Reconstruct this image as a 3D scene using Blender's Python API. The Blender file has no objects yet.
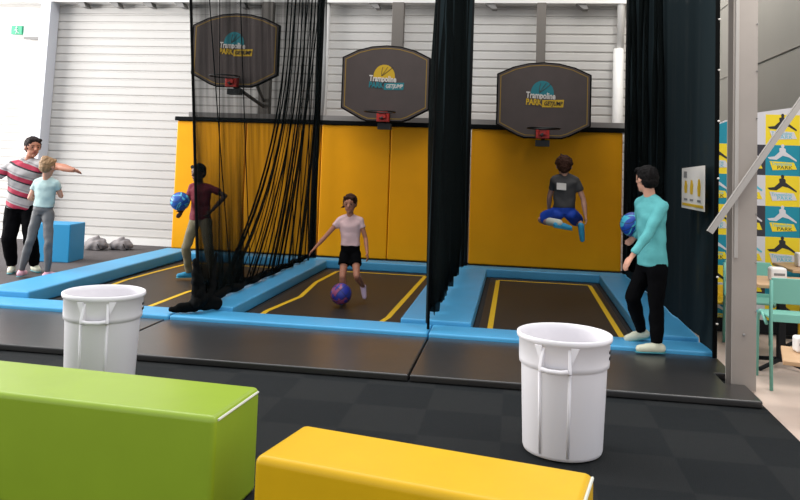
import bpy, bmesh, math, random
from mathutils import Vector, Matrix, noise
random.seed(4)
C = bpy.context.scene.collection
PI = math.pi
# ---------------------------------------------------------------- materials
def lin(c):
    return tuple(((v/255)/12.92 if v/255 <= .04045 else ((v/255+.055)/1.055)**2.4) for v in c)
def mat(name, rgb, rough=.6, bump=0, bscale=40, var=0, vscale=5, metal=0, spec=.5, coat=0, sheen=0):
    m = bpy.data.materials.new(name); m.use_nodes = True
    nt = m.node_tree; b = nt.nodes['Principled BSDF']
    col = lin(rgb) + (1,)
    b.inputs['Base Color'].default_value = col
    b.inputs['Roughness'].default_value = rough
    b.inputs['Metallic'].default_value = metal
    b.inputs['Specular IOR Level'].default_value = spec
    b.inputs['Coat Weight'].default_value = coat
    if coat: b.inputs['Coat Roughness'].default_value = .25
    tc = nt.nodes.new('ShaderNodeTexCoord')
    if var:
        n = nt.nodes.new('ShaderNodeTexNoise'); n.inputs['Scale'].default_value = vscale; n.inputs['Detail'].default_value = 4
        nt.links.new(tc.outputs['Object'], n.inputs['Vector'])
        r = nt.nodes.new('ShaderNodeValToRGB')
        r.color_ramp.elements[0].position = .3; r.color_ramp.elements[1].position = .7
        r.color_ramp.elements[0].color = tuple(v*(1-var) for v in col[:3]) + (1,)
        r.color_ramp.elements[1].color = tuple(min(1, v*(1+var)) for v in col[:3]) + (1,)
        nt.links.new(n.outputs['Fac'], r.inputs['Fac']); nt.links.new(r.outputs['Color'], b.inputs['Base Color'])
    if bump:
        n = nt.nodes.new('ShaderNodeTexNoise'); n.inputs['Scale'].default_value = bscale; n.inputs['Detail'].default_value = 3
        nt.links.new(tc.outputs['Object'], n.inputs['Vector'])
        bp = nt.nodes.new('ShaderNodeBump'); bp.inputs['Strength'].default_value = bump; bp.inputs['Distance'].default_value = .02
        nt.links.new(n.outputs['Fac'], bp.inputs['Height']); nt.links.new(bp.outputs['Normal'], b.inputs['Normal'])
    return m
def net_mat(name, base, amp, scale=9, axis='Y', rgb=(18,22,22)):
    """open weave netting: black yarn with see-through gaps, denser along its folds"""
    m = bpy.data.materials.new(name); m.use_nodes = True
    nt = m.node_tree; nt.nodes.clear()
    out = nt.nodes.new('ShaderNodeOutputMaterial'); mix = nt.nodes.new('ShaderNodeMixShader')
    tr = nt.nodes.new('ShaderNodeBsdfTransparent'); di = nt.nodes.new('ShaderNodeBsdfDiffuse')
    di.inputs['Color'].default_value = lin(rgb) + (1,)
    tc = nt.nodes.new('ShaderNodeTexCoord'); mp = nt.nodes.new('ShaderNodeMapping')
    mp.inputs['Scale'].default_value = (scale, scale, .35)
    n = nt.nodes.new('ShaderNodeTexNoise'); n.inputs['Scale'].default_value = 1.0; n.inputs['Detail'].default_value = 3
    mr = nt.nodes.new('ShaderNodeMapRange')
    mr.inputs['From Min'].default_value = .3; mr.inputs['From Max'].default_value = .7
    mr.inputs['To Min'].default_value = base-amp; mr.inputs['To Max'].default_value = base+amp
    L = nt.links.new
    L(tc.outputs['Object'], mp.inputs['Vector']); L(mp.outputs['Vector'], n.inputs['Vector'])
    L(n.outputs['Fac'], mr.inputs['Value']); L(mr.outputs['Result'], mix.inputs['Fac'])
    L(tr.outputs[0], mix.inputs[1]); L(di.outputs[0], mix.inputs[2]); L(mix.outputs[0], out.inputs['Surface'])
    return m
def gathered_net_mat(name, top, low_fac):
    """loose netting gathered towards its hem: the yarn gets denser downwards"""
    m = net_mat(name, .5, .1, 12); nt = m.node_tree
    mix = [n for n in nt.nodes if n.type == 'MIX_SHADER'][0]
    tc = [n for n in nt.nodes if n.type == 'TEX_COORD'][0]
    sp = nt.nodes.new('ShaderNodeSeparateXYZ'); mr = nt.nodes.new('ShaderNodeMapRange'); mu = nt.nodes.new('ShaderNodeMath'); mu.operation = 'MULTIPLY'
    mr.inputs['From Min'].default_value = .1; mr.inputs['From Max'].default_value = top
    mr.inputs['To Min'].default_value = low_fac; mr.inputs['To Max'].default_value = 0
    src = mix.inputs[0].links[0].from_socket
    nt.links.new(tc.outputs['Object'], sp.inputs[0]); nt.links.new(sp.outputs['Z'], mr.inputs['Value'])
    nt.links.new(mr.outputs['Result'], mu.inputs[0]); nt.links.new(src, mu.inputs[1]); nt.links.new(mu.outputs[0], mix.inputs[0])
    return m
def carpet_mat():
    m = mat('carpet_tiles', (56,57,58), .85, bump=.5, bscale=250)
    nt = m.node_tree; b = nt.nodes['Principled BSDF']
    tc = nt.nodes.new('ShaderNodeTexCoord'); mp = nt.nodes.new('ShaderNodeMapping')
    mp.inputs['Location'].default_value = (.06, .18, 0)
    ck = nt.nodes.new('ShaderNodeTexChecker'); ck.inputs['Scale'].default_value = 2.0
    ck.inputs['Color1'].default_value = lin((34,37,39)) + (1,); ck.inputs['Color2'].default_value = lin((42,44,45)) + (1,)
    n = nt.nodes.new('ShaderNodeTexNoise'); n.inputs['Scale'].default_value = 220; n.inputs['Detail'].default_value = 3
    mx = nt.nodes.new('ShaderNodeMix'); mx.data_type = 'RGBA'; mx.blend_type = 'MULTIPLY'; mx.inputs['Factor'].default_value = .45
    L = nt.links.new
    L(tc.outputs['Object'], mp.inputs['Vector']); L(mp.outputs['Vector'], ck.inputs['Vector'])
    L(tc.outputs['Object'], n.inputs['Vector'])
    L(ck.outputs['Color'], mx.inputs[6]); L(n.outputs['Color'], mx.inputs[7]); L(mx.outputs[2], b.inputs['Base Color'])
    b.inputs['Specular IOR Level'].default_value = .12
    return m
def stripe_mat():
    """polo cloth: repeating bands of pale grey, crimson, black"""
    m = mat('striped_polo', (200,195,195), .8, bump=.3, bscale=14)
    nt = m.node_tree; b = nt.nodes['Principled BSDF']
    tc = nt.nodes.new('ShaderNodeTexCoord'); sp = nt.nodes.new('ShaderNodeSeparateXYZ')
    L = nt.links.new
    L(tc.outputs['Object'], sp.inputs[0])
    a = nt.nodes.new('ShaderNodeMath'); a.operation = 'MULTIPLY_ADD'; a.inputs[1].default_value = .32; L(sp.outputs['X'], a.inputs[0]); L(sp.outputs['Z'], a.inputs[2])
    d = nt.nodes.new('ShaderNodeMath'); d.operation = 'DIVIDE'; d.inputs[1].default_value = .19; L(a.outputs[0], d.inputs[0])
    f = nt.nodes.new('ShaderNodeMath'); f.operation = 'FRACT'; L(d.outputs[0], f.inputs[0])
    r = nt.nodes.new('ShaderNodeValToRGB'); r.color_ramp.interpolation = 'CONSTANT'
    e = r.color_ramp.elements
    e[0].position = 0; e[0].color = lin((168,164,164)) + (1,)
    e[1].position = .42; e[1].color = lin((30,28,34)) + (1,)
    for p, c in ((.52, (168,46,72)), (.82, (168,164,164)), (.9, (140,135,138))):
        q = e.new(p); q.color = lin(c) + (1,)
    L(f.outputs[0], r.inputs['Fac']); L(r.outputs['Color'], b.inputs['Base Color'])
    return m
def ball_mat(name, c1, c2, c3, pos=.5, sc=7):
    m = mat(name, c1, .4)
    nt = m.node_tree; b = nt.nodes['Principled BSDF']
    tc = nt.nodes.new('ShaderNodeTexCoord')
    w = nt.nodes.new('ShaderNodeTexNoise'); w.inputs['Scale'].default_value = sc; w.inputs['Detail'].default_value = .5; w.inputs['Distortion'].default_value = 1.2
    r = nt.nodes.new('ShaderNodeValToRGB'); r.color_ramp.interpolation = 'CONSTANT'; e = r.color_ramp.elements
    e[0].position = 0; e[0].color = lin(c1) + (1,)
    e[1].position = pos; e[1].color = lin(c2) + (1,)
    q = e.new(pos+.1); q.color = lin(c3) + (1,)
    nt.links.new(tc.outputs['Object'], w.inputs['Vector']); nt.links.new(w.outputs['Fac'], r.inputs['Fac']); nt.links.new(r.outputs['Color'], b.inputs['Base Color'])
    return m
def wood_mat(name, a, b_):
    m = mat(name, a, .5)
    nt = m.node_tree; b = nt.nodes['Principled BSDF']
    tc = nt.nodes.new('ShaderNodeTexCoord'); mp = nt.nodes.new('ShaderNodeMapping'); mp.inputs['Scale'].default_value = (2, 30, 30)
    n = nt.nodes.new('ShaderNodeTexNoise'); n.inputs['Scale'].default_value = 2
    r = nt.nodes.new('ShaderNodeValToRGB'); r.color_ramp.elements[0].color = lin(a)+(1,); r.color_ramp.elements[1].color = lin(b_)+(1,)
    nt.links.new(tc.outputs['Object'], mp.inputs['Vector']); nt.links.new(mp.outputs['Vector'], n.inputs['Vector'])
    nt.links.new(n.outputs['Fac'], r.inputs['Fac']); nt.links.new(r.outputs['Color'], b.inputs['Base Color'])
    return m
M = dict(
    cladding=mat('white_cladding', (188,185,181), .55, var=.03, vscale=1.2),
    steel=mat('painted_steel', (205,207,214), .5),
    steel_warm=mat('warm_grey_steel', (146,138,131), .55, var=.06, vscale=3),
    brace_grey=mat('brace_grey', (158,153,148), .5),
    side=mat('side_panel', (168,164,156), .7, var=.05, vscale=.8),
    beam=mat('beam_white', (215,213,210), .5),
    greyrail=mat('grey_rail', (120,118,116), .6),
    concrete=mat('concrete', (205,184,170), .55, var=.08, vscale=2.2),
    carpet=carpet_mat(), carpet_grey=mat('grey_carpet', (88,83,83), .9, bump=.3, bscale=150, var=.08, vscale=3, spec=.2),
    mat_black=mat('black_vinyl_mat', (42,40,39), .34, bump=.08, bscale=3, var=.12, vscale=2, spec=.6, coat=.35),
    blue=mat('blue_vinyl', (70,158,205), .45, bump=.15, bscale=5, var=.05, vscale=3),
    blue_side=mat('blue_vinyl_cube', (30,140,190), .5, bump=.1, bscale=5),
    yellow=mat('yellow_pad', (240,162,4), .6, spec=.2, bump=.12, bscale=2.2, var=.05, vscale=1.5),
    bed=mat('trampoline_bed', (40,33,25), .5, bump=.1, bscale=300, spec=.4),
    gap=mat('black_edge', (14,14,14), .8),
    line=mat('yellow_line', (222,178,20), .6),
    black=mat('black_foam', (16,18,19), .85, spec=.12),
    board=mat('board_face', (74,62,58), .55, var=.08, vscale=4),
    boardline=mat('board_line', (150,118,40), .6),
    rim=mat('rim_black', (18,18,18), .5),
    red=mat('red_bracket', (190,40,30), .5),
    teal_logo=mat('teal_logo', (20,120,130), .6), yellow_logo=mat('yellow_logo', (205,165,20), .6),
    white_print=mat('white_print', (215,208,200), .6), black_print=mat('black_print', (25,24,26), .6),
    pole=mat('pole_grey', (104,98,92), .6),
    bin=mat('bin_plastic', (232,228,231), .42, spec=.4),
    green=mat('green_vinyl', (146,172,42), .34, bump=.15, bscale=2.5, var=.03),
    foam_yellow=mat('yellow_vinyl', (222,174,16), .4, spec=.3, bump=.15, bscale=2.5, var=.03),
    piping=mat('pale_piping', (215,215,200), .5),
    mural_y=mat('mural_yellow', (232,205,28), .7), mural_t=mat('mural_teal', (0,134,156), .7), mural_w=mat('mural_white', (205,203,206), .7),
    mural_d=mat('mural_dark', (48,46,54), .7), cyan=mat('cyan_print', (80,180,200), .7),
    chair=mat('mint_metal', (112,176,160), .45), chair_y=mat('yellow_metal', (220,180,30), .45),
    wood=wood_mat('pale_wood', (176,138,100), (196,160,122)), metal_b=mat('black_metal', (18,20,23), .6, spec=.2),
    box=mat('white_box', (222,218,214), .5),
    greybag=mat('grey_cloth', (132,126,126), .85, bump=.4, bscale=12),
    sign_g=mat('sign_green', (40,150,110), .5), sign_w=mat('sign_white', (235,240,238), .5),
    skin=mat('skin_light', (206,152,128), .55), skin_t=mat('skin_tan', (176,116,90), .55), skin_d=mat('skin_deep', (92,62,50), .55),
    hair_b=mat('hair_black', (14,11,11), .7, spec=.15, bump=.6, bscale=60), hair_br=mat('hair_brown', (58,34,24), .7, spec=.15, bump=.6, bscale=60), hair_bl=mat('hair_blond', (150,116,80), .6, bump=.6, bscale=60, var=.2, vscale=20),
    hair_m=mat('hair_darkbrown', (42,33,32), .7, spec=.15, bump=.6, bscale=60),
    eye=mat('eye_dark', (30,22,20), .3), lips=mat('lips', (160,84,80), .5),
    polo=stripe_mat(), blackcloth=mat('black_cloth', (8,8,10), .9, spec=.06, bump=.4, bscale=9),
    mint=mat('pale_mint_cloth', (176,200,198), .8, bump=.4, bscale=12), grey_leg=mat('grey_leggings', (98,98,100), .7, bump=.3, bscale=15), grey_lt=mat('light_grey_leggings', (150,146,148), .7),
    pink=mat('pink_shoe', (225,170,185), .6), bluecloth=mat('blue_cloth', (24,70,180), .7, bump=.4, bscale=12), bluesock=mat('blue_sock', (50,150,190), .7),
    redcloth=mat('red_cloth', (118,24,42), .8, bump=.4, bscale=12), khaki=mat('khaki_cloth', (128,118,92), .8, bump=.4, bscale=10), darkgreen=mat('dark_green_cloth', (52,60,48), .8),
    blush=mat('blush_tee', (222,186,184), .8, bump=.4, bscale=12), charcoal=mat('charcoal_tee', (62,60,60), .8, bump=.4, bscale=12),
    tealcloth=mat('teal_shirt', (92,176,178), .8, bump=.45, bscale=10), whitesock=mat('white_sock', (205,205,190), .8), shoe_w=mat('pale_shoe', (215,214,190), .6),
    shoe_lav=mat('lavender_shoe', (205,180,205), .6), sole=mat('sole_teal', (60,140,150), .6),
    net=net_mat('sheer_black_net', .7, .16, 7), net_dense=net_mat('dense_black_net', 1.0, .012, 7, rgb=(38,47,50)), net_fold=net_mat('folded_black_net', .85, .14, 18, rgb=(20,24,24)),
    net_gather=gathered_net_mat('gathered_black_net', 1.9, 2.2),
    rope=mat('black_rope', (7,8,8), .9, spec=.08),
)
# ---------------------------------------------------------------- mesh helpers
def obj(name, bm, m, parent=None, loc=None, smooth=False, bevel=0, seg=3):
    bmesh.ops.recalc_face_normals(bm, faces=bm.faces)
    me = bpy.data.meshes.new(name); bm.to_mesh(me); bm.free()
    o = bpy.data.objects.new(name, me); C.objects.link(o)
    if isinstance(m, (list, tuple)):
        for x in m: me.materials.append(M[x])
    else: me.materials.append(M[m])
    if parent: o.parent = parent
    if loc is not None: o.location = loc
    if smooth:
        for p in me.polygons: p.use_smooth = True
    if bevel:
        b = o.modifiers.new('bevel', 'BEVEL'); b.width = bevel; b.segments = seg; b.limit_method = 'ANGLE'; b.angle_limit = math.radians(40)
        for p in me.polygons: p.use_smooth = True
        w = o.modifiers.new('wn', 'WEIGHTED_NORMAL'); w.keep_sharp = True
    return o
def tag(o, label=None, cat=None, group=None, kind=None):
    if label: o['label'] = label
    if cat: o['category'] = cat
    if group: o['group'] = group
    if kind: o['kind'] = kind
    return o
def thing(name, label, cat, loc=(0,0,0), rz=0, group=None):
    o = bpy.data.objects.new(name, None); C.objects.link(o); o.location = loc; o.rotation_euler = (0,0,rz)
    return tag(o, label, cat, group)
def struct(name, bm, m, label=None, **k):
    return tag(obj(name, bm, m, **k), label, None, None, 'structure')
def NB(): return bmesh.new()
def box(bm, x0, x1, y0, y1, z0, z1, mi=0):
    v = [bm.verts.new((x, y, z)) for z in (z0, z1) for y in (y0, y1) for x in (x0, x1)]
    for f in ((0,1,3,2), (4,6,7,5), (0,4,5,1), (2,3,7,6), (0,2,6,4), (1,5,7,3)):
        bm.faces.new([v[i] for i in f]).material_index = mi
    return bm
def bx(*a): return box(NB(), *a)
def prism(bm, pts, d, mi=0):
    """closed outline (3D points) pushed along vector d"""
    d = Vector(d); a = [bm.verts.new(p) for p in pts]; b = [bm.verts.new(Vector(p)+d) for p in pts]
    n = len(pts)
    bm.faces.new(a).material_index = mi; bm.faces.new(b[::-1]).material_index = mi
    for i in range(n): bm.faces.new((a[i], a[(i+1) % n], b[(i+1) % n], b[i])).material_index = mi
    return bm
def frame_of(d):
    d = d.normalized(); u = d.cross(Vector((0,0,1)))
    if u.length < .05: u = d.cross(Vector((1,0,0)))
    u.normalize(); return u, d.cross(u).normalized()
def tube(bm, pts, r, seg=10, radii=None):
    pts = [Vector(p) for p in pts]; rings = []
    n = len(pts); u = None
    for i, p in enumerate(pts):
        d = (pts[min(i+1, n-1)]-pts[max(i-1, 0)]).normalized()
        if u is None: u, w = frame_of(d)
        else:
            u = (u - d*u.dot(d)).normalized(); w = d.cross(u)
        rr = radii[i] if radii else r
        rings.append([bm.verts.new(p + (u*math.cos(2*PI*k/seg)+w*math.sin(2*PI*k/seg))*rr) for k in range(seg)])
    for a, b in zip(rings, rings[1:]):
        for k in range(seg): bm.faces.new((a[k], a[(k+1) % seg], b[(k+1) % seg], b[k]))
    bm.faces.new(rings[0][::-1]); bm.faces.new(rings[-1])
    return bm
def cap(bm, a, b, ra, rb, side=None, flat=1.0, ends='rr', seg=14):
    """tapered limb piece with round or flat ends; flat<1 squashes it across `side`"""
    a, b = Vector(a), Vector(b); d = (b-a)
    if d.length < 1e-5: d = Vector((0,0,1e-4))
    d.normalize()
    if side is not None:
        u = Vector(side); u = (u-d*u.dot(d)).normalized()
    else: u, _ = frame_of(d)
    w = d.cross(u)
    st = []
    if ends[0] == 'r':
        for t in (80, 55, 30): st.append((a-d*ra*math.sin(math.radians(t)), ra*math.cos(math.radians(t))))
    st.append((a, ra)); st.append(((a+b)/2, (ra+rb)/2)); st.append((b, rb))
    if ends[1] == 'r':
        for t in (30, 55, 80): st.append((b+d*rb*math.sin(math.radians(t)), rb*math.cos(math.radians(t))))
    rings = [[bm.verts.new(p+u*math.cos(2*PI*k/seg)*r+w*math.sin(2*PI*k/seg)*r*flat) for k in range(seg)] for p, r in st]
    for x, y in zip(rings, rings[1:]):
        for k in range(seg): bm.faces.new((x[k], x[(k+1) % seg], y[(k+1) % seg], y[k]))
    bm.faces.new(rings[0][::-1]); bm.faces.new(rings[-1])
    return bm
def loft(bm, secs, seg=24):
    """secs: (centre, side vector, front vector, r side, r front)"""
    rings = []
    for c, u, w, ru, rw in secs:
        rings.append([bm.verts.new(Vector(c)+u*math.cos(2*PI*k/seg)*ru+w*math.sin(2*PI*k/seg)*rw) for k in range(seg)])
    for x, y in zip(rings, rings[1:]):
        for k in range(seg): bm.faces.new((x[k], x[(k+1) % seg], y[(k+1) % seg], y[k]))
    bm.faces.new(rings[0][::-1]); bm.faces.new(rings[-1])
    return bm
def ell(bm, c, r, rot=None, seg=20):
    g = bmesh.ops.create_uvsphere(bm, u_segments=seg, v_segments=seg*2//3, radius=1)
    mt = Matrix.Translation(Vector(c)) @ (rot.to_4x4() if rot else Matrix.Identity(4)) @ Matrix.Diagonal((*r, 1))
    bmesh.ops.transform(bm, matrix=mt, verts=g['verts'])
    return bm
def fuse(bm, vox, name, m, parent, smooth=2, noise_amp=0, noise_s=8):
    """melt overlapping closed pieces into one continuous skin"""
    bmesh.ops.recalc_face_normals(bm, faces=bm.faces)
    me = bpy.data.meshes.new('tmp'); bm.to_mesh(me); bm.free()
    o = bpy.data.objects.new('tmp', me); C.objects.link(o)
    r = o.modifiers.new('r', 'REMESH'); r.mode = 'VOXEL'; r.voxel_size = vox; r.use_smooth_shade = True
    if smooth:
        s = o.modifiers.new('s', 'SMOOTH'); s.factor = .5; s.iterations = smooth
    dg = bpy.context.evaluated_depsgraph_get(); dg.update()
    nm = bpy.data.meshes.new_from_object(o.evaluated_get(dg))
    bpy.data.objects.remove(o)
    if noise_amp:
        for v in nm.vertices:
            v.co += v.normal*noise_amp*noise.noise(v.co*noise_s)
    nm.name = name; nm.materials.clear(); nm.materials.append(M[m])
    for p in nm.polygons: p.use_smooth = True
    q = bpy.data.objects.new(name, nm); C.objects.link(q); q.parent = parent
    return q
def text(name, s, size, m, parent, mtx, depth=.002, shear=0, off=.0, width=None):
    cu = bpy.data.curves.new('t', 'FONT'); cu.body = s; cu.size = size; cu.align_x = 'CENTER'; cu.align_y = 'CENTER'
    cu.extrude = depth; cu.shear = shear; cu.offset = off; cu.resolution_u = 3
    o = bpy.data.objects.new('t', cu); C.objects.link(o)
    dg = bpy.context.evaluated_depsgraph_get(); dg.update()
    me = bpy.data.meshes.new_from_object(o.evaluated_get(dg)); bpy.data.objects.remove(o)
    if width:
        xs = [v.co.x for v in me.vertices]; k = width/(max(xs)-min(xs))
        for v in me.vertices: v.co.x *= k
    me.transform(mtx); me.materials.clear(); me.materials.append(M[m]); me.name = name
    q = bpy.data.objects.new(name, me); C.objects.link(q); q.parent = parent
    return q
def copy_tree(o, parent=None):
    c = o.copy(); C.objects.link(c); c.parent = parent
    for ch in [x for x in C.objects if x.parent == o]: copy_tree(ch, c)
    return c
FRONT = Matrix.Rotation(PI/2, 4, 'X')       # upright, read from -Y
# ---------------------------------------------------------------- setting
struct('floor', bx(-14, 7, -3, 15, -.06, -.012), 'concrete', 'pale concrete floor under the cafe tables')
struct('floor', bx(-14, 1.78, -3, 13.25, -.0115, 0), 'carpet', 'dark carpet tile floor in front of the courts')
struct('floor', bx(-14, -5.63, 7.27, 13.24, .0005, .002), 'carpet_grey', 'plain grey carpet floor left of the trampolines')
def ribbed(x0, x1, y, z0, z1, pitch=.15, dep=.022):
    bm = NB(); prof = []; z = z0
    while z < z1:
        for dz, dy in ((0, 0), (.105, 0), (.12, dep), (.14, dep)):
            if z+dz <= z1: prof.append((z+dz, y+dy))
        z += pitch
    a = [bm.verts.new((x0, p[1], p[0])) for p in prof]; b = [bm.verts.new((x1, p[1], p[0])) for p in prof]
    for i in range(len(prof)-1): bm.faces.new((a[i], b[i], b[i+1], a[i+1]))
    bmesh.ops.recalc_face_normals(bm, faces=bm.faces)
    box(bm, x0, x1, y+.03, y+.12, z0, z1)
    return bm
struct('wall_back', ribbed(-14, 3.1, 13.3, 0, 6.4), 'cladding', 'white ribbed metal cladding wall behind the courts')
sw = NB(); box(sw, 3.1, 3.2, 8.5, 13.4, 0, 6.4)
for z in (.9, 2.0, 3.1, 4.2, 5.3): box(sw, 3.092, 3.1, 8.5, 13.3, z, z+.012)
struct('wall_right', sw, 'side', 'pale grey panel side wall above the mural')
struct('baseboard_back', bx(-14, -5.5, 13.24, 13.3, 0, .12), 'beam')
# steelwork on the back wall
bm = NB(); box(bm, -14, 3.05, 13.02, 13.26, 4.36, 4.5)
struct('trim_1', bm, 'beam', 'white steel beam along the top of the cladding')
bm = NB()
for x in (-8.05, -7.4, -6.75, -6.15, -5.0, -2.6, -.6, .9):
    prism(bm, [(x, 13.05, 4.36), (x+.16, 13.05, 4.36), (x+.2, 13.05, 4.27), (x+.12, 13.05, 4.27)], (0, .2, 0))
struct('trim_2', bm, 'greyrail', 'short brackets under the steel beam')
prism_col = prism(NB(), [(-8.75, 12.98, 0), (-8.585, 12.98, 0), (-8.49, 12.98, 4.36), (-8.68, 12.98, 4.36)], (0, .28, 0))
struct('trim_3', prism_col, 'steel', 'pale grey steel column on the white wall')
struct('trim_4', bx(-5.45, 3.05, 12.35, 12.5, 2.2, 2.36), 'greyrail', 'grey rail behind the yellow pads')
p = tube(NB(), [(-3.36, 13.12, 1.0), (-3.36, 13.12, 4.6)], .075, 16); struct('trim_5', p, 'beam', 'white downpipe left of the middle hoop', smooth=True)
p = tube(NB(), [(1.6, 13.1, 1.0), (1.6, 13.1, 3.62)], .085, 16); tube(p, [(1.63, 13.1, 3.6), (1.63, 13.1, 6.0)], .06, 16)
struct('trim_6', p, 'beam', 'white downpipe right of the right hoop', smooth=True)
# ---------------------------------------------------------------- exit sign
t = thing('exit_sign', 'white emergency exit sign with green running figure on white wall, left of the steel column', 'exit sign', (-9.08, 13.2, 3.76))
obj('case', bx(-.06, .5, -.02, .06, -.03, .16), 'sign_w', t, bevel=.008)
obj('bottom_rail', bx(-.04, .5, -.03, .04, -.075, -.035), 'greyrail', t)
obj('pictogram_panel', bx(-.3, -.08, -.04, .03, .01, .17), 'sign_g', t, bevel=.006)
pg = NB()
for a, b, r in (((-.2, -.045, .1), (-.18, -.045, .06), .014), ((-.18, -.045, .06), (-.2, -.045, .03), .009), ((-.18, -.045, .06), (-.15, -.045, .04), .009), ((-.2, -.045, .1), (-.16, -.045, .09), .007), ((-.2, -.045, .1), (-.235, -.045, .085), .007)):
    cap(pg, a, b, r, r, flat=.5, seg=8)
ell(pg, (-.19, -.045, .135), (.016, .006, .016), seg=8); obj('running_figure', pg, 'sign_w', t)
# ---------------------------------------------------------------- floor mats
MG = 'black folding floor mats in front of the trampolines'
def slab(name, pts, z0, z1, m, label, cat, group=None, bevel=.012):
    cx = sum(p[0] for p in pts)/len(pts); cy = sum(p[1] for p in pts)/len(pts)
    o = obj(name, prism(NB(), [(p[0]-cx, p[1]-cy, 0) for p in pts], (0, 0, z1-z0)), m, loc=(cx, cy, z0), bevel=bevel)
    return tag(o, label, cat, group)
slab('floor_mat', [(-7.2, 5.93), (-5.62, 5.93), (-5.62, 7.24), (-7.2, 7.24)], .002, .055, 'mat_black', 'black floor mat farthest left, running out of the frame', 'floor mat', MG)
slab('floor_mat', [(-5.605, 5.93), (-3.33, 5.93), (-3.33, 7.24), (-5.605, 7.24)], .002, .055, 'mat_black', 'black floor mat behind the left white bin, in front of the left trampoline', 'floor mat', MG)
slab('floor_mat', [(-3.315, 5.93), (-.775, 5.93), (-.775, 7.24), (-3.315, 7.24)], .002, .055, 'mat_black', 'black floor mat in front of the middle trampoline', 'floor mat', MG)
slab('floor_mat', [(-.76, 5.93), (1.75, 5.93), (1.75, 6.36), (1.6, 6.36), (1.6, 6.66), (1.75, 6.66), (1.75, 7.24), (-.76, 7.24)], .002, .055, 'mat_black', 'black floor mat behind the right white bin, teal-shirted person stands on it', 'floor mat', MG)
# ---------------------------------------------------------------- blue pads
BG = 'blue safety pads around the trampolines'
def pad(x0, x1, y0, y1, z0, z1, label, bevel=.02):
    return slab('safety_pad', [(x0, y0), (x1, y0), (x1, y1), (x0, y1)], z0, z1, 'blue', label, 'safety pad', BG, bevel)
pad(-7.2, -3.3, 7.25, 7.64, .002, .09, 'long blue front pad before the left trampoline, partly behind the left bin')
pad(-3.29, -.78, 7.25, 7.64, .002, .09, 'blue front pad before the middle trampoline')
pad(-.77, 1.75, 7.25, 7.64, .002, .09, 'blue front pad before the right trampoline')
slab('safety_pad', [(-5.62, 7.65), (-5.05, 7.65), (-5.12, 11.9), (-5.5, 11.9)], .002, .15, 'blue', 'long blue pad left of the left trampoline, beside the girl in leggings', 'safety pad', BG, .02)
pad(-3.24, -2.8, 7.65, 11.6, .002, .13, 'blue divider pad between left and middle trampolines, under the sheer net')
pad(-1.09, -.4, 7.65, 11.6, .002, .13, 'broad blue divider pad between middle and right trampolines')
pad(1.2, 1.7, 7.65, 11.6, .002, .13, 'blue pad along the black curtain right of the right trampoline')
pad(-5.08, -3.26, 11.62, 11.93, .002, .13, 'blue back strip below the left yellow wall, behind the net')
pad(-3.24, -.79, 11.62, 11.93, .002, .13, 'blue back strip below the middle yellow wall')
pad(-.77, 1.72, 11.62, 11.93, .002, .13, 'blue back strip below the right yellow wall')
# ---------------------------------------------------------------- trampolines
def trampoline(x0, x1, label, lines):
    t = thing('trampoline', label, 'trampoline', ((x0+x1)/2, 9.6, 0), 0, 'black trampoline beds with yellow lines')
    w = (x1-x0)/2
    obj('frame', bx(-w, w, -1.95, 2.0, .001, .008), 'gap', t)
    obj('jumping_bed', bx(-w+.05, w-.05, -1.9, 1.95, .008, .014), 'bed', t)
    for pts in lines:
        b = NB(); hw = .028
        loc = [Vector((x-(x0+x1)/2, y-9.6, .0145)) for x, y in pts]
        L, R = [], []
        for i, q in enumerate(loc):
            d = (loc[min(i+1, len(loc)-1)]-loc[max(i-1, 0)]).normalized(); n = Vector((-d.y, d.x, 0))
            L.append(b.verts.new(q+n*hw)); R.append(b.verts.new(q-n*hw))
        for i in range(len(loc)-1): b.faces.new((L[i], L[i+1], R[i+1], R[i]))
        r = bmesh.ops.extrude_face_region(b, geom=b.faces[:])
        bmesh.ops.translate(b, vec=(0, 0, .002), verts=[v for v in r['geom'] if isinstance(v, bmesh.types.BMVert)])
        obj('line_marking', b, 'line', t)
    return t
trampoline(-5.04, -3.26, 'left trampoline bed under the person behind the net', [[(-4.78, 7.75), (-4.86, 8.7), (-4.93, 9.5), (-4.9, 10.4), (-4.84, 11.3)], [(-3.85, 7.75), (-3.85, 8.96), (-3.5, 10.3), (-3.45, 11.3)], [(-4.84, 11.33), (-3.45, 11.33)]])
trampoline(-2.79, -1.1, 'middle trampoline bed under the girl in black shorts', [[(-2.58, 7.75), (-2.6, 8.15), (-2.5, 9.1), (-2.6, 10.2), (-2.57, 11.3)], [(-1.36, 7.75), (-1.3, 8.2), (-1.27, 11.3)], [(-2.57, 11.33), (-1.27, 11.33)]])
trampoline(-.39, 1.19, 'right trampoline bed under the jumping child', [[(-.23, 7.75), (-.23, 11.3)], [(1.05, 7.75), (1.04, 11.3)], [(-.23, 11.33), (1.04, 11.33)]])
# ---------------------------------------------------------------- yellow padded wall
YG = 'yellow wall pads behind the courts'
def ypad(x0, x1, label):
    b = NB(); n = 8
    o = obj('wall_pad', bx(x0, x1, 0, .12, 0, 2.05), 'yellow', loc=(0, 11.97, .14), bevel=.02)
    o.location.x = 0
    return tag(o, label, 'wall pad', YG)
ypad(-5.47, -4.3, 'yellow wall pad farthest left, beside the white cladding')
ypad(-4.292, -3.065, 'yellow wall pad wholly behind the sheer black net')
ypad(-3.055, -1.96, 'yellow wall pad behind the girl in black shorts, left of the seam')
ypad(-1.952, -.81, 'yellow wall pad right of the seam, left of the middle black net')
ypad(-.7, 1.545, 'wide yellow wall pad behind the jumping child')
b = NB(); box(b, -5.5, 1.6, 11.93, 12.12, 2.195, 2.26)
tag(obj('cap_rail', b, 'black', bevel=.01), 'long black padded rail along the top of the yellow wall pads', 'rail')
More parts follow.
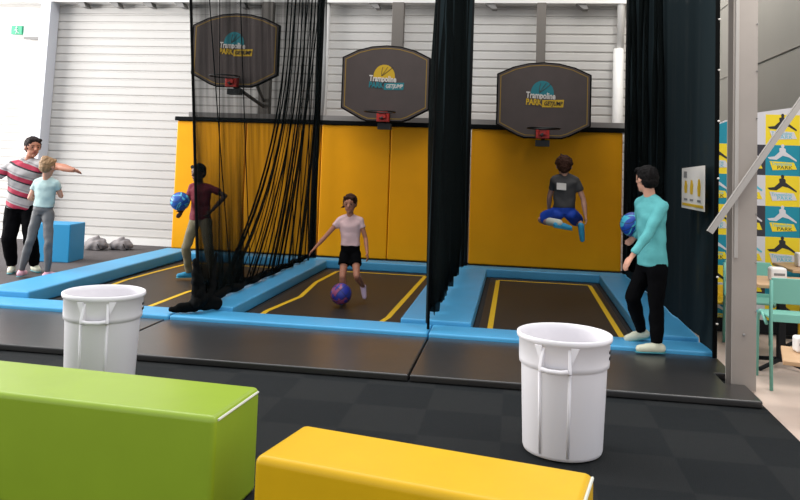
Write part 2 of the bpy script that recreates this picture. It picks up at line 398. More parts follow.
# net posts
PG = 'black padded posts at the back of the courts'
for x, lab in ((-3.11, 'black padded post between left and middle courts, where the sheer net ends'), (-.755, 'black padded post behind the middle black net'), (1.6, 'black padded post at the right end of the yellow wall')):
    b = tube(NB(), [(0, 0, 0), (0, 0, 5.2)], .05, 14)
    tag(obj('net_post', b, 'black', loc=(x, 11.85, .135), smooth=True), lab, 'post', PG)
# ---------------------------------------------------------------- basketball hoops
def hoop(cx, y, zb, w, h, label, ball, word, tag_m, tag_txt, polex, pz0, pz1, low=False):
    t = thing('basketball_hoop', label, 'basketball hoop', (cx, y, zb), 0, 'basketball hoops above the yellow wall')
    a = w/2
    def outline(s):
        pts = []
        top = [(-a, .84*h), (-.66*a, .935*h), (-.33*a, .985*h), (0, h), (.33*a, .985*h), (.66*a, .935*h), (a, .84*h)]
        bot = [(a, .17*h), (.55*a, .03*h), (.4*a, 0), (-.4*a, 0), (-.55*a, .03*h), (-a, .17*h)]
        for x, z in top+bot: pts.append((x*s, h/2+(z-h/2)*s))
        return pts
    obj('board_edge', prism(NB(), [(x, 0, z) for x, z in outline(1)], (0, .06, 0)), 'black', t, bevel=.01)
    obj('board_face', prism(NB(), [(x, -.006, z) for x, z in outline(.965)], (0, .01, 0)), 'board', t)
    ln = NB(); o1, o2 = outline(.925), outline(.905)
    n = len(o1)
    A = [ln.verts.new((x, -.009, z)) for x, z in o1]; B = [ln.verts.new((x, -.009, z)) for x, z in o2]
    for i in range(n): ln.faces.new((A[i], A[(i+1) % n], B[(i+1) % n], B[i]))
    obj('border_line', ln, 'boardline', t)
    # printed emblem: rising half ball over three words
    cz = .56*h; r = .165
    lg = prism(NB(), [(math.cos(q*PI/24)*r-.02, -.012, cz+.03+math.sin(q*PI/24)*r*1.12) for q in range(-1, 26)], (0, .005, 0))
    e = obj('emblem_ball', lg, ball, t)
    sm = NB()
    for k in (-.55, 0, .55):
        pts = [(-.02+math.sin(s)*r*.9*k + (s*.02), -.014, cz+.04+r*1.05*(s/1.2)*.8) for s in [q*1.2/6 for q in range(7)]]
        tube(sm, [(p_[0]+(p_[2]-cz)*.5-.06, p_[1], p_[2]) for p_ in pts], .004, 5)
    obj('emblem_seam', sm, 'board', e)
    text('lettering', 'Trampoline', .125, 'white_print', t, Matrix.Translation((-.04, -.014, cz-.005)) @ Matrix.Rotation(.04, 4, 'Y') @ FRONT, .002, off=.004, width=.42)
    text('lettering', 'PARK', .12, word, t, Matrix.Translation((-.14, -.014, cz-.1)) @ Matrix.Rotation(.04, 4, 'Y') @ FRONT, .002, off=.005, width=.23)
    obj('emblem_tag', prism(NB(), [(-.015, -.011, cz-.065), (.29, -.011, cz-.055), (.28, -.011, cz-.165), (-.02, -.011, cz-.17)], (0, .004, 0)), word, t)
    text('lettering', 'GETJUMP', .08, tag_m, t, Matrix.Translation((.135, -.014, cz-.115)) @ FRONT, .002, shear=.25, off=.002, width=.26)
    # bracket, rim, pole
    obj('bracket', box(box(NB(), -.1, .09, -.1, -.01, .0, .15), -.06, .05, -.16, -.1, .05, .13), 'red', t, bevel=.008)
    rb = NB(); pts = [(math.cos(q*PI/12)*.225, -.39+math.sin(q*PI/12)*.225, .13) for q in range(25)]
    tube(rb, pts, .011, 8); obj('rim', rb, 'rim', t, smooth=True)
    ar = NB()
    tube(ar, [(-.02, -.16, .07), (0, .05, .02), (.02, .14, -.06)], .03, 8); box(ar, -.1, .1, .0, .16, -.11, -.02)
    obj('rear_arm', ar, 'rim', t)
    pl = NB(); hw = .1 if w > 1.35 else .075
    py = 12.93-y
    box(pl, polex-cx-hw, polex-cx+hw, py-.06, py+.08, -zb, 4.34-zb)
    ob = NB()
    for zz in (.25*h, .7*h): tube(ob, [(.0, .05, zz), (polex-cx, py-.05, zz+.05)], .028, 8)
    obj('support_arm', ob, 'pole', t)
    if low: obj('support_arm', tube(tube(NB(), [(-.1, .1, .08), (polex-cx, py-.07, -.2)], .03, 8), [(.3, .1, .15), (polex-cx, py-.07, -.1)], .03, 8), 'pole', t)
    obj('pole', pl, 'pole', t, bevel=.01)
    return t
hoop(-4.41, 11.6, 2.72, 1.43, 1.17, 'basketball backboard with teal half-ball emblem, seen through the sheer black net', 'teal_logo', 'yellow_logo', 'black_print', '', -4.34, 2.2, 3.2, True)
hoop(-2.005, 11.6, 2.24, 1.36, 1.17, 'basketball backboard with yellow half-ball emblem, above the middle court', 'yellow_logo', 'teal_logo', 'white_print', '', -2.05, 2.2, 3.9)
hoop(.352, 11.4, 2.05, 1.35, 1.11, 'basketball backboard with teal half-ball emblem, above the jumping child', 'teal_logo', 'yellow_logo', 'black_print', '', .336, 2.0, 3.87)
# ---------------------------------------------------------------- nets
def curtain(fx, ny, nz, y0, y1, z0, z1, zlow=None):
    bm = NB(); g = []
    for i in range(ny+1):
        t = i/ny; col = []
        zz = zlow(t) if zlow else z0
        for j in range(nz+1):
            s = j/nz; y = y0+(y1-y0)*t; z = zz+(z1-zz)*s
            x, dy = fx(t, s, y, z); col.append(bm.verts.new((x, y+dy, z)))
        g.append(col)
    for i in range(ny):
        for j in range(nz): bm.faces.new((g[i][j], g[i+1][j], g[i+1][j+1], g[i][j+1]))
    return bm
t = thing('safety_net', 'sheer black net hanging in diagonal folds between left and middle courts', 'net', (-3.05, 9.5, .13), 0, 'black nets between the courts')
O = Vector((-3.05, 9.5, .13))
def shift(bm, o=O):
    bmesh.ops.translate(bm, vec=-Vector(o), verts=bm.verts); return bm
def lead(z): return -.06 - .27*max(0, min(1, (z-.2)/3.3))     # the front hem leans out towards the top
def f1(t_, s, y, z):
    return -3.0 + lead(z)*(1-t_)+.03*math.sin(y*17+z*1.3)*(.15+.85*t_*t_)+.016*math.sin(y*41+z*2)*t_*t_+.006*math.sin(y*23), 0
obj('mesh_sheet', shift(curtain(f1, 150, 30, 7.42, 11.7, .16, 5.0)), 'net', t, smooth=True)
obj('gathered_sheet', shift(curtain(lambda t_, s_, y, z: (-3.04 + lead(z)*(1-t_*.3)+.012*math.sin(y*19), 0), 60, 20, 7.44, 8.75, .2, 2.05)), 'net_gather', t, smooth=True)
for k in range(21):
    f = k/20
    yt = 10.15+f*1.5; zt = 5.0; yb = 7.95+f*3.2+.25*math.sin(k*2.1); zb = .2
    if k % 4 == 1: yb -= .35
    pts = []; rad = []
    for q in range(19):
        s = q/18; e = s**(2.1+1.6*(1-f))
        y = yt+(yb-yt)*e + .05*math.sin(k*3+s*6); z = zt+(zb-zt)*s
        tt = (y-7.42)/4.28
        pts.append((-3.0+lead(z)*(1-tt)-.03, y, z)); rad.append((.004+.0025*(k % 3)+(.006 if k % 5 == 0 else 0))*(.7+.9*s))
    obj('fold', shift(tube(NB(), pts, .02, 6, rad)), 'net_fold', t, smooth=True)
for yt, yb, r in ((7.75, 8.3, .006), (8.15, 7.95, .005), (8.6, 8.9, .006)):
    pts = []
    for q in range(13):
        s = q/12; z = 5-4.8*s; y = yt+(yb-yt)*s**1.5; pts.append((-3.0+lead(z)*(1-(y-7.42)/4.28)-.02, y, z))
    obj('fold', shift(tube(NB(), pts, r, 6)), 'net_fold', t, smooth=True)
pts = [(-3.0+lead(z), 7.4, z) for z in [5-q*.4 for q in range(13)]]
obj('edge_rope', shift(tube(NB(), pts, .016, 8)), 'rope', t, smooth=True)
pts = []; rad = []
for q in range(60):
    s = q/59; pts.append((-3.08+.012*math.sin(q*.9), 7.36+4.3*s, .2+.01*math.sin(q*.7)-.02*s)); rad.append((.055-.025*s)*(1+.06*math.sin(q*2.3)))
obj('bunched_hem', shift(tube(NB(), pts, .1, 10, rad)), 'rope', t, smooth=True)
b = NB()
for (p0, p1, r0, r1) in (((-3.08, 7.45, .23), (-3.12, 7.41, .6), .085, .03), ((-3.0, 7.55, .2), (-3.03, 7.72, .65), .05, .015), ((-3.2, 7.4, .15), (-2.95, 7.6, .16), .05, .06), ((-3.3, 7.33, .13), (-3.1, 7.45, .17), .035, .07)):
    cap(b, p0, p1, r0, r1)
shift(b); fuse(b, .015, 'bunched_end', 'rope', t, 2, .02, 16)

t = thing('safety_net', 'dense black net gathered between middle and right courts, ragged hem at the bottom', 'net', (-.76, 9.5, .13), 0, 'black nets between the courts')
O = Vector((-.76, 9.5, .13))
def f2(t_, s, y, z): return -.765+.035*math.sin(y*15+z*.7)+.02*math.sin(y*37), 0
obj('mesh_sheet', shift(curtain(f2, 120, 30, 7.38, 11.7, .1, 5.0, lambda q: .14+.13*(q > .02)+.03*math.sin(q*26)), O), 'net_dense', t, smooth=True)
def f2b(t_, s, y, z): return -.765+.045*math.sin(y*11+1+z*.5)+.025*math.sin(y*29), 0
obj('mesh_sheet', shift(curtain(f2b, 120, 30, 7.5, 11.2, .1, 5.0, lambda q: .2+.06*abs(math.sin(q*13))), O), 'net_fold', t, smooth=True)
for k in range(7):
    y = 7.5+k*.33; x = -.77+.008*k*(1 if k % 2 else .4)
    pts = [(x+.02*math.sin(q*.7+k), y+.03*math.sin(q*.5+k*2), 5-q*(4.75-.02*k)/12) for q in range(13)]
    b = tube(NB(), pts, .05, 10, [.05+.006*q*(.5+.5*(k % 3)/2) for q in range(12)]+[.06])
    obj('fold', shift(b, O), 'net_fold', t, smooth=True)
obj('edge_rope', shift(tube(NB(), [(-.775, 7.36, 5), (-.78, 7.36, 2), (-.785, 7.36, .1)], .013, 8), O), 'rope', t, smooth=True)

t = thing('safety_net', 'opaque black net curtain at the right end of the courts, notice hung on it', 'net', (1.68, 9.5, .06), 0, 'black nets between the courts')
O = Vector((1.68, 9.5, .06))
def f3(t_, s, y, z): return 1.715-.14*t_+.012*math.sin(y*7+z*.5)+.004*math.sin(y*31)*t_, 0
obj('mesh_sheet', shift(curtain(f3, 120, 30, 7.2, 11.75, .06, 5.2, lambda q: .06 if q < .1 else .14), O), 'net_dense', t, smooth=True)
for k in range(9):
    y = 9.2+k*.29
    pts = [(1.715-.14*(y-7.2)/4.5-.04-.02*math.sin(k*2.2+q*.4), y+.03*math.sin(q*.6+k)-.02*q*(k % 3), 5.2-q*.41) for q in range(13)]
    obj('fold', shift(tube(NB(), pts, .03, 8, [.018+.02*random.random() for _ in pts]), O), 'net_fold', t, smooth=True)
obj('edge_rope', shift(tube(NB(), [(1.72, 7.17, 5.2), (1.725, 7.17, 2), (1.72, 7.17, .06)], .02, 8), O), 'rope', t, smooth=True)
for z in (.35, .75, 1.2, 1.6, 2.1, 2.55, 3.0):
    obj('net_clip', shift(cap(NB(), (1.72, 7.165, z), (1.735, 7.15, z), .009, .009, seg=8), O), 'white_print', t)
# ---------------------------------------------------------------- poster on the net
t = thing('notice_poster', 'small white notice with three yellow figures on the black curtain', 'poster', (1.62, 7.62, 1.5), 0)
d = Vector((.05, -.72, 0)); n = Vector((-1, -.07, 0)).normalized()
def pp(u, v, o=0): return Vector((-.025, .36, 0))+d*u+Vector((0, 0, v))+n*o
def quad(u0, u1, v0, v1, o, th=.003):
    return prism(NB(), [pp(u0, v0, o), pp(u1, v0, o), pp(u1, v1, o), pp(u0, v1, o)], -n*th)
obj('sheet', prism(NB(), [pp(0, -.2), pp(1, -.2), pp(1, .21), pp(0, .18)], -n*.004), 'white_print', t)
for u in (.2, .46, .78):
    b = NB(); s = .8+u*.5
    prism(b, [pp(u-.05, -.06*s, .003), pp(u+.05, -.06*s, .003), pp(u+.07, .02, .003), pp(u+.03, .07*s, .003), pp(u-.03, .07*s, .003), pp(u-.07, .0, .003)], -n*.002)
    obj('printed_figure', b, 'yellow_logo', t)
    obj('printed_caption', quad(u-.07, u+.07, -.125, -.105, .003, .002), 'greyrail', t)
obj('printed_emblem', quad(.1, .24, .09, .15, .003, .002), 'greyrail', t)
obj('printed_band', quad(.04, .96, -.175, -.15, .003, .002), 'yellow_logo', t)
# ---------------------------------------------------------------- bins
def make_bin():
    t = thing('waste_bin', 'x', 'bin')
    prof = [(0, .0), (.2, .0), (.232, .012), (.238, .03), (.256, .5), (.258, .51), (.268, .515), (.27, .54), (.272, .655), (.283, .662), (.287, .675), (.285, .69), (.277, .694), (.268, .688), (.262, .66), (.25, .5), (.228, .04), (0, .03)]
    b = NB(); seg = 64; rings = []
    for r, z in prof:
        if r == 0: rings.append([b.verts.new((0, 0, z))]); continue
        rings.append([b.verts.new((math.cos(2*PI*k/seg)*r, math.sin(2*PI*k/seg)*r, z)) for k in range(seg)])
    for i, (p0, p1) in enumerate(zip(rings, rings[1:])):
        for k in range(seg):
            k2 = (k+1) % seg
            if len(p0) == 1: b.faces.new((p0[0], p1[k2], p1[k]))
            elif len(p1) == 1: b.faces.new((p0[k], p0[k2], p1[0]))
            else: b.faces.new((p0[k], p0[k2], p1[k2], p1[k]))
    obj('body', b, 'bin', t, smooth=True)
    for a0 in (0, PI):
        def P(ang, r, z): return (math.cos(a0+ang)*r, math.sin(a0+ang)*r, z)
        b = NB()                                     # grip bar between two cheeks
        tube(b, [P(-.24, .315, .535), P(-.12, .325, .53), P(.12, .325, .53), P(.24, .315, .535)], .014, 8)
        for s in (-1, 1):
            prism(b, [P(.25*s, .268, .655), P(.25*s, .318, .545), P(.25*s, .318, .52), P(.25*s, .258, .5)], Vector(P(.31*s, .3, 0))-Vector(P(.25*s, .3, 0)))
            prism(b, [P(.31*s, .27, .66), P(.5*s, .272, .655), P(.34*s, .275, .56)], Vector(P(0, .012, 0)))
        obj('handle', b, 'bin', t, bevel=.003)
        b = NB()
        for s in (-.4, .3): tube(b, [P(s, .234, .035), P(s, .253, .5)], .011, 8)
        obj('rib', b, 'bin', t, smooth=True)
    b = NB(); a1 = PI/2+.05
    for k in range(2): box(b, -.03+k*.0, .03, .27, .2755, .6-k*.035, .615-k*.035)
    bmesh.ops.rotate(b, matrix=Matrix.Rotation(0, 3, 'Z'), verts=b.verts)
    obj('printed_mark', b, 'black_print', t)
    return t
b1 = make_bin()
b1.scale = (.97, .97, .98); b1.location = (.3, 4.78, 0); b1.rotation_euler.z = math.radians(-103)
tag(b1, 'tall white plastic bin standing nearest, behind the yellow foam block', 'bin', 'white plastic waste bins')
b2 = copy_tree(b1); b2.location = (-2.83, 5.16, 0); b2.rotation_euler.z = math.radians(-72)
tag(b2, 'tall white plastic bin at left, half hidden by the green foam block', 'bin', 'white plastic waste bins')
# ---------------------------------------------------------------- foam blocks
t = thing('foam_block', 'large bright green vinyl foam block in the lower left foreground', 'foam block', (-1.28, 3.34, 0), math.radians(-4.3))
obj('cover', bx(-2.4, 0, 0, .5, 0, .505), 'green', t, bevel=.028, seg=4)
b = NB(); tube(b, [(.002, .03, .486), (.002, .47, .486)], .006, 6); tube(b, [(-2.38, .008, .486), (-.03, .008, .486)], .004, 6)
obj('piping', b, 'piping', t)
t = thing('foam_block', 'low golden yellow vinyl foam block in front of the nearest white bin', 'foam block', (-1.06, 3.22, 0), math.radians(-12))
obj('cover', bx(0, 1.34, 0, .45, 0, .405), 'foam_yellow', t, bevel=.035, seg=4)
b = tube(NB(), [(1.337, .04, .395), (1.337, .41, .395)], .007, 6); tube(b, [(1.335, .03, .385), (1.335, .03, .02)], .006, 6)
obj('piping', b, 'piping', t)
# ---------------------------------------------------------------- blue cube and cloth bags
t = obj('foam_cube', bx(0, .56, 0, .5, 0, .56), 'blue_side', loc=(-7.03, 10.66, .001), bevel=.015); t.rotation_euler.z = math.radians(6)
tag(t, 'blue vinyl foam cube behind the girl in grey leggings', 'foam cube')
for i, (x, y, sx, h, lab) in enumerate(((-6.95, 12.3, .21, .19, 'crumpled rounded grey cloth bag beside the blue foam cube'), (-6.6, 12.5, .2, .17, 'crumpled pointed grey cloth bag by the white wall'))):
    b = NB(); ell(b, (0, 0, h*.45), (sx, .15, h*.55)); cap(b, (-.02, 0, h*.5), (.02, 0, h*1.0), .11, .04)
    box(b, -.15, .15, -.1, .1, 0, .06)
    r = thing('cloth_bag', lab, 'bag', (x, y, .012), 0, 'grey cloth bags by the white wall')
    fuse(b, .02, 'bag_body', 'greybag', r, 1, .03, 12)
    obj('drawstring', tube(NB(), [(.1, -.13, .1), (.16, -.16, .03), (.22, -.15, .01)], .006, 6), 'black', r)
# ---------------------------------------------------------------- pillar and brace
t = thing('steel_column', 'warm grey steel column rising beside the black mat, in front of the mural', 'column', (1.745, 6.48, 0))
b = NB(); box(b, -.088, .09, -.09, -.075, 0, 6); box(b, -.088, .09, .075, .09, 0, 6); box(b, -.006, .006, -.075, .075, 0, 6)
obj('flanges', b, 'steel_warm', t)
obj('cable_duct', bx(-.075, -.05, -.104, -.09, 1.0, 6), 'brace_grey', t, bevel=.003)
b = NB()
for z in [.6+q*.37 for q in range(14)]: cap(b, (.085, -.09, z), (.085, -.096, z), .006, .006, seg=6)
cap(b, (.0, -.09, .42), (0, -.097, .42), .012, .01, seg=8)
obj('bolt', b, 'greyrail', t)
b = NB(); A = Vector((1.472, 6.3, 1.19)); B = Vector((2.35, 6.3, 2.56))
dd = (B-A).normalized(); nn = Vector((-dd.z, 0, dd.x))*.022
prism(b, [A-nn, B-nn, B+nn, A+nn], (0, .008, 0)); prism(b, [A+nn*.8, B+nn*.8, B+nn, A+nn], (0, .045, 0))
tag(obj('diagonal_brace', b, 'brace_grey', bevel=.002), 'slanting pale steel angle bar crossing in front of the column', 'brace')
# ---------------------------------------------------------------- mural partition
t = thing('mural_panel', 'partition covered in yellow, teal and white tiles with leaping figures', 'mural', (2.6, 8.7, 0))
def topz(x): return 2.02+.27*(x-1.9)+(.14 if x > 2.0 else 0)*min(1, (x-2.0)/.3)
ox, oy = 2.6, 8.7
top = [(1.72, 2.04), (2.03, 2.13), (2.19, 2.21), (2.45, 2.29), (2.92, 2.37), (3.08, 2.39)]
obj('backing', prism(NB(), [(1.72-ox, .004, 0), (3.08-ox, .004, 0)]+[(x-ox, .004, z) for x, z in top[::-1]], (0, .08, 0)), 'mural_w', t)
def topat(x):
    for (a, za), (b_, zb_) in zip(top, top[1:]):
        if a <= x <= b_: return za+(zb_-za)*(x-a)/(b_-a)
    return 2.3
colsx = [(1.9, 2.24), (2.24, 2.58), (2.58, 2.92), (2.92, 3.075)]
pat = [['mural_t', 'mural_y'], ['mural_w', 'mural_d'], ['mural_y', 'mural_t'], ['mural_w', 'mural_d']]
FIG = [(-.15, -.01), (-.08, .0), (-.03, .05), (-.035, .085), (0, .1), (.03, .08), (.03, .05), (.07, .02), (.14, -.035), (.135, -.05), (.06, -.005), (0, .01), (-.06, -.035), (-.13, -.03)]
for ci, (x0, x1) in enumerate(colsx):
    for r in range(7):
        z1 = 2.28-.32*r; z0 = max(z1-.32, .04); m_ = pat[ci][r % 2]
        z1c0 = min(z1, topat(x0)-.01); z1c1 = min(z1, topat(x1)-.01)
        tl = obj('printed_tile', prism(NB(), [(x0-ox, 0, z0), (x1-ox, 0, z0), (x1-ox, 0, z1c1), (x0-ox, 0, z1c0)], (0, .004, 0)), m_, t)
        cx = (x0+x1)/2-ox if ci < 3 else x0+.17-ox; cz = z0+.2 if z1-z0 > .3 else z0+.16
        if ci == 3 or cz+.1 > min(z1c0, z1c1)+.02: continue
        fm = {'mural_y': 'black_print', 'mural_t': 'mural_w', 'mural_w': 'cyan', 'mural_d': 'mural_w'}[m_]
        F = prism(NB(), [(cx+a, -.003, cz+b_) for a, b_ in FIG], (0, .003, 0)); 
        F2 = ell(NB(), (cx+.0, -.0015, cz+.11), (.017, .0015, .021), seg=8)
        me2 = bpy.data.meshes.new('h'); F2.to_mesh(me2); F2.free(); F.from_mesh(me2); bpy.data.meshes.remove(me2)
        obj('leaping_figure', F, fm, tl)
        wm = {'mural_y': 'mural_w', 'mural_t': 'mural_y', 'mural_w': 'mural_y', 'mural_d': 'mural_y'}[m_]
        g = NB(); zc = cz-.1
        prism(g, [(cx-.13, -.004, zc+.05), (cx+.11, -.004, zc+.04), (cx+.14, -.004, zc-.03), (cx-.1, -.004, zc-.045)], (0, .003, 0))
        obj('emblem_panel', g, wm, tl)
        text('lettering', 'Trampoline', .05, 'cyan' if m_ != 'mural_d' else 'black_print', tl, Matrix.Translation((cx-.01, -.005, zc+.022)) @ FRONT, .0008, width=.2)
        text('lettering', 'PARK', .05, 'black_print' if m_ != 'mural_y' else 'cyan', tl, Matrix.Translation((cx+.02, -.005, zc-.016)) @ FRONT, .0008, width=.15)
obj('skirting', bx(1.72-ox, 3.08-ox, -.02, .0, 0, .14), 'metal_b', t)
# ---------------------------------------------------------------- cafe furniture
def chair(name, label, loc, rz, m, group, seat=.58, back=.86, w=.42):
    t = thing(name, label, 'chair', loc, rz, group)
    h = w/2
    obj('seat', bx(-h, h, -.2, .2, seat-.05, seat-.03), m, t, bevel=.008)
    obj('apron', bx(-h, h, -.21, -.2, seat-.06, seat), m, t, bevel=.003)
    obj('backrest', prism(NB(), [(-h, -.21, back-.2), (h, -.21, back-.2), (h, -.23, back), (-h, -.23, back)], (0, .016, 0)), m, t, bevel=.006)
    for s in (-1, 1):
        obj('leg', tube(NB(), [(s*h, -.22, back-.02), (s*h, -.205, seat), (s*(h+.0), -.23, 0)], .014, 8), m, t, smooth=True)
        obj('leg', tube(NB(), [(s*h, -.08, seat-.1), (s*h, .06, seat-.03), (s*h, .16, seat-.05), (s*h, .2, seat-.12), (s*(h+.0), .23, 0)], .014, 8), m, t, smooth=True)
    return t
CG = 'metal chairs in the cafe corner'
chair('cafe_chair', 'mint green metal chair with its back to the viewer, nearest the grey column', (2.2, 6.72, -.011), math.radians(-3), 'chair', CG)
chair('cafe_chair', 'mint green metal chair behind the nearer one, tucked at the wooden table by the mural', (2.24, 7.95, -.011), math.radians(175), 'chair', CG, .5, .8)
chair('cafe_chair', 'yellow metal chair standing behind the nearest mint chair', (2.87, 7.72, -.011), math.radians(0), 'chair_y', CG, .48, .66)
chair('cafe_chair', 'low yellow metal chair tucked against the mural beside the column', (2.08, 8.4, -.011), math.radians(180), 'chair_y', CG, .42, .5, .3)
TG = 'pale wood cafe tables'
def ctable(label, loc, rz, lx, ly, h, star=True):
    t = thing('cafe_table', label, 'table', loc, rz, TG)
    obj('tabletop', bx(0, lx, 0, ly, h-.03, h), 'wood', t, bevel=.006)
    cx, cy = lx/2, ly/2
    obj('pedestal', bx(cx-.03, cx+.03, cy-.03, cy+.03, .05, h-.03), 'metal_b', t, bevel=.004)
    for k in range(4):
        a = k*PI/2+PI/4*.8
        obj('foot', tube(NB(), [(cx, cy, .07), (cx+math.cos(a)*.3, cy+math.sin(a)*.3, .018)], .018, 8), 'metal_b', t, smooth=True)
    return t
ctable('wooden cafe table on a black pedestal beside the column, behind the mint chair', (2.02, 6.98, -.011), math.radians(4), .6, .6, .74)
ctable('wooden cafe table farthest back at the right edge, close to the mural', (2.62, 8.0, -.011), math.radians(0), .45, .6, .76)
t = thing('low_table', 'low wooden table at the right edge, nearest the viewer, white dispenser on it', 'table', (1.86, 5.9, -.011), math.radians(-16), TG)
obj('tabletop', bx(0, .7, -.35, .15, .41, .44), 'wood', t, bevel=.006)
for x, y in ((.4, -.3), (.4, .1), (.65, -.3), (.65, .1)): obj('leg', bx(x-.015, x+.015, y-.015, y+.015, 0, .41), 'chair_y', t)
BXG = 'white napkin dispensers on the cafe tables'
def dispenser(label, loc, w, d_, h):
    t = thing('napkin_dispenser', label, 'napkin dispenser', loc, 0, BXG)
    obj('case', bx(-w/2, w/2, -d_/2, d_/2, 0, h), 'box', t, bevel=.02)
    obj('slot', bx(-w/2+.02, w/2-.02, -d_/2-.002, -d_/2+.002, h*.45, h*.62), 'greyrail', t)
dispenser('white napkin dispenser on the low table at the right edge', (2.0, 5.86, .43), .14, .1, .11)
dispenser('white napkin dispenser on the wooden table behind the mint chair', (2.25, 7.25, .73), .13, .12, .12)
dispenser('white napkin dispenser on the farthest wooden table', (2.84, 8.3, .75), .18, .12, .14)
# ---------------------------------------------------------------- balls
def ball(m, loc, label, r=.118):
    t = thing('basketball', label, 'ball', loc, random.random()*3, 'blue basketballs'); t.rotation_euler = (random.random()*2, random.random()*2, random.random()*3)
    b = NB(); ell(b, (0, 0, 0), (r, r, r), seg=32); obj('shell', b, m, t, smooth=True)
    s = NB(); R_ = r*1.001
    def circ(f):
        tube(s, [f(q*2*PI/36) for q in range(37)], .0025, 5)
    circ(lambda a: (R_*math.cos(a), R_*math.sin(a), 0)); circ(lambda a: (0, R_*math.cos(a), R_*math.sin(a)))
    for k in (-1, 1):
        circ(lambda a: tuple(Vector((k*(.52+.25*math.cos(2*a)), math.cos(a)*.75, math.sin(a)*.75)).normalized()*R_))
    obj('seam', s, 'black_print', t, smooth=True)
M['ball1'] = ball_mat('ball_blue_cyan', (26,84,170), (90,190,220), (26,84,170), .48)
M['ball2'] = ball_mat('ball_blue_violet', (44,54,150), (150,70,110), (44,54,150), .55, 5)
M['ball3'] = ball_mat('ball_navy_cyan', (20,70,170), (70,180,205), (20,60,150), .46, 6)
# ---------------------------------------------------------------- people
V = Vector
def hand(bm, el, wr, k, curl, inward, ahead):
    """palm, four unequal fingers with two bends and a thumb leaving the side of the palm"""
    d = (wr-el).normalized()
    inward = V((inward.x, inward.y, 0)).normalized()*abs(d.z)+V((0, 0, -1))*(1-abs(d.z))
    s = -(ahead-d*ahead.dot(d)).normalized()               # thumb points ahead, palm faces the thigh or the floor
    u = d.cross(s)
    if u.dot(inward) < 0: u = -u
    pc = wr+d*.045*k
    cap(bm, wr-d*.01, wr+d*.075*k, .026*k, .036*k, s, .5)
    for i, ln in enumerate((.062, .074, .07, .055)):
        o = (i-1.5)*.019*k
        a = wr+d*.08*k+s*o
        a1 = a+(d*math.cos(curl*.5)+u*math.sin(curl*.5))*ln*.55*k
        a2 = a1+(d*math.cos(curl*1.5)+u*math.sin(curl*1.5))*ln*.5*k
        cap(bm, a-d*.015*k, a1, .0095*k, .009*k, seg=8); cap(bm, a1, a2, .009*k, .0078*k, seg=8)
    b0 = wr+d*.03*k-s*.026*k
    b1_ = b0+(d*.6-s*.7+u*.35).normalized()*.035*k; b2_ = b1_+(d*.9-s*.2+u*.4).normalized()*.03*k
    cap(bm, b0, b1_, .0125*k, .0105*k, seg=8); cap(bm, b1_, b2_, .0105*k, .009*k, seg=8)
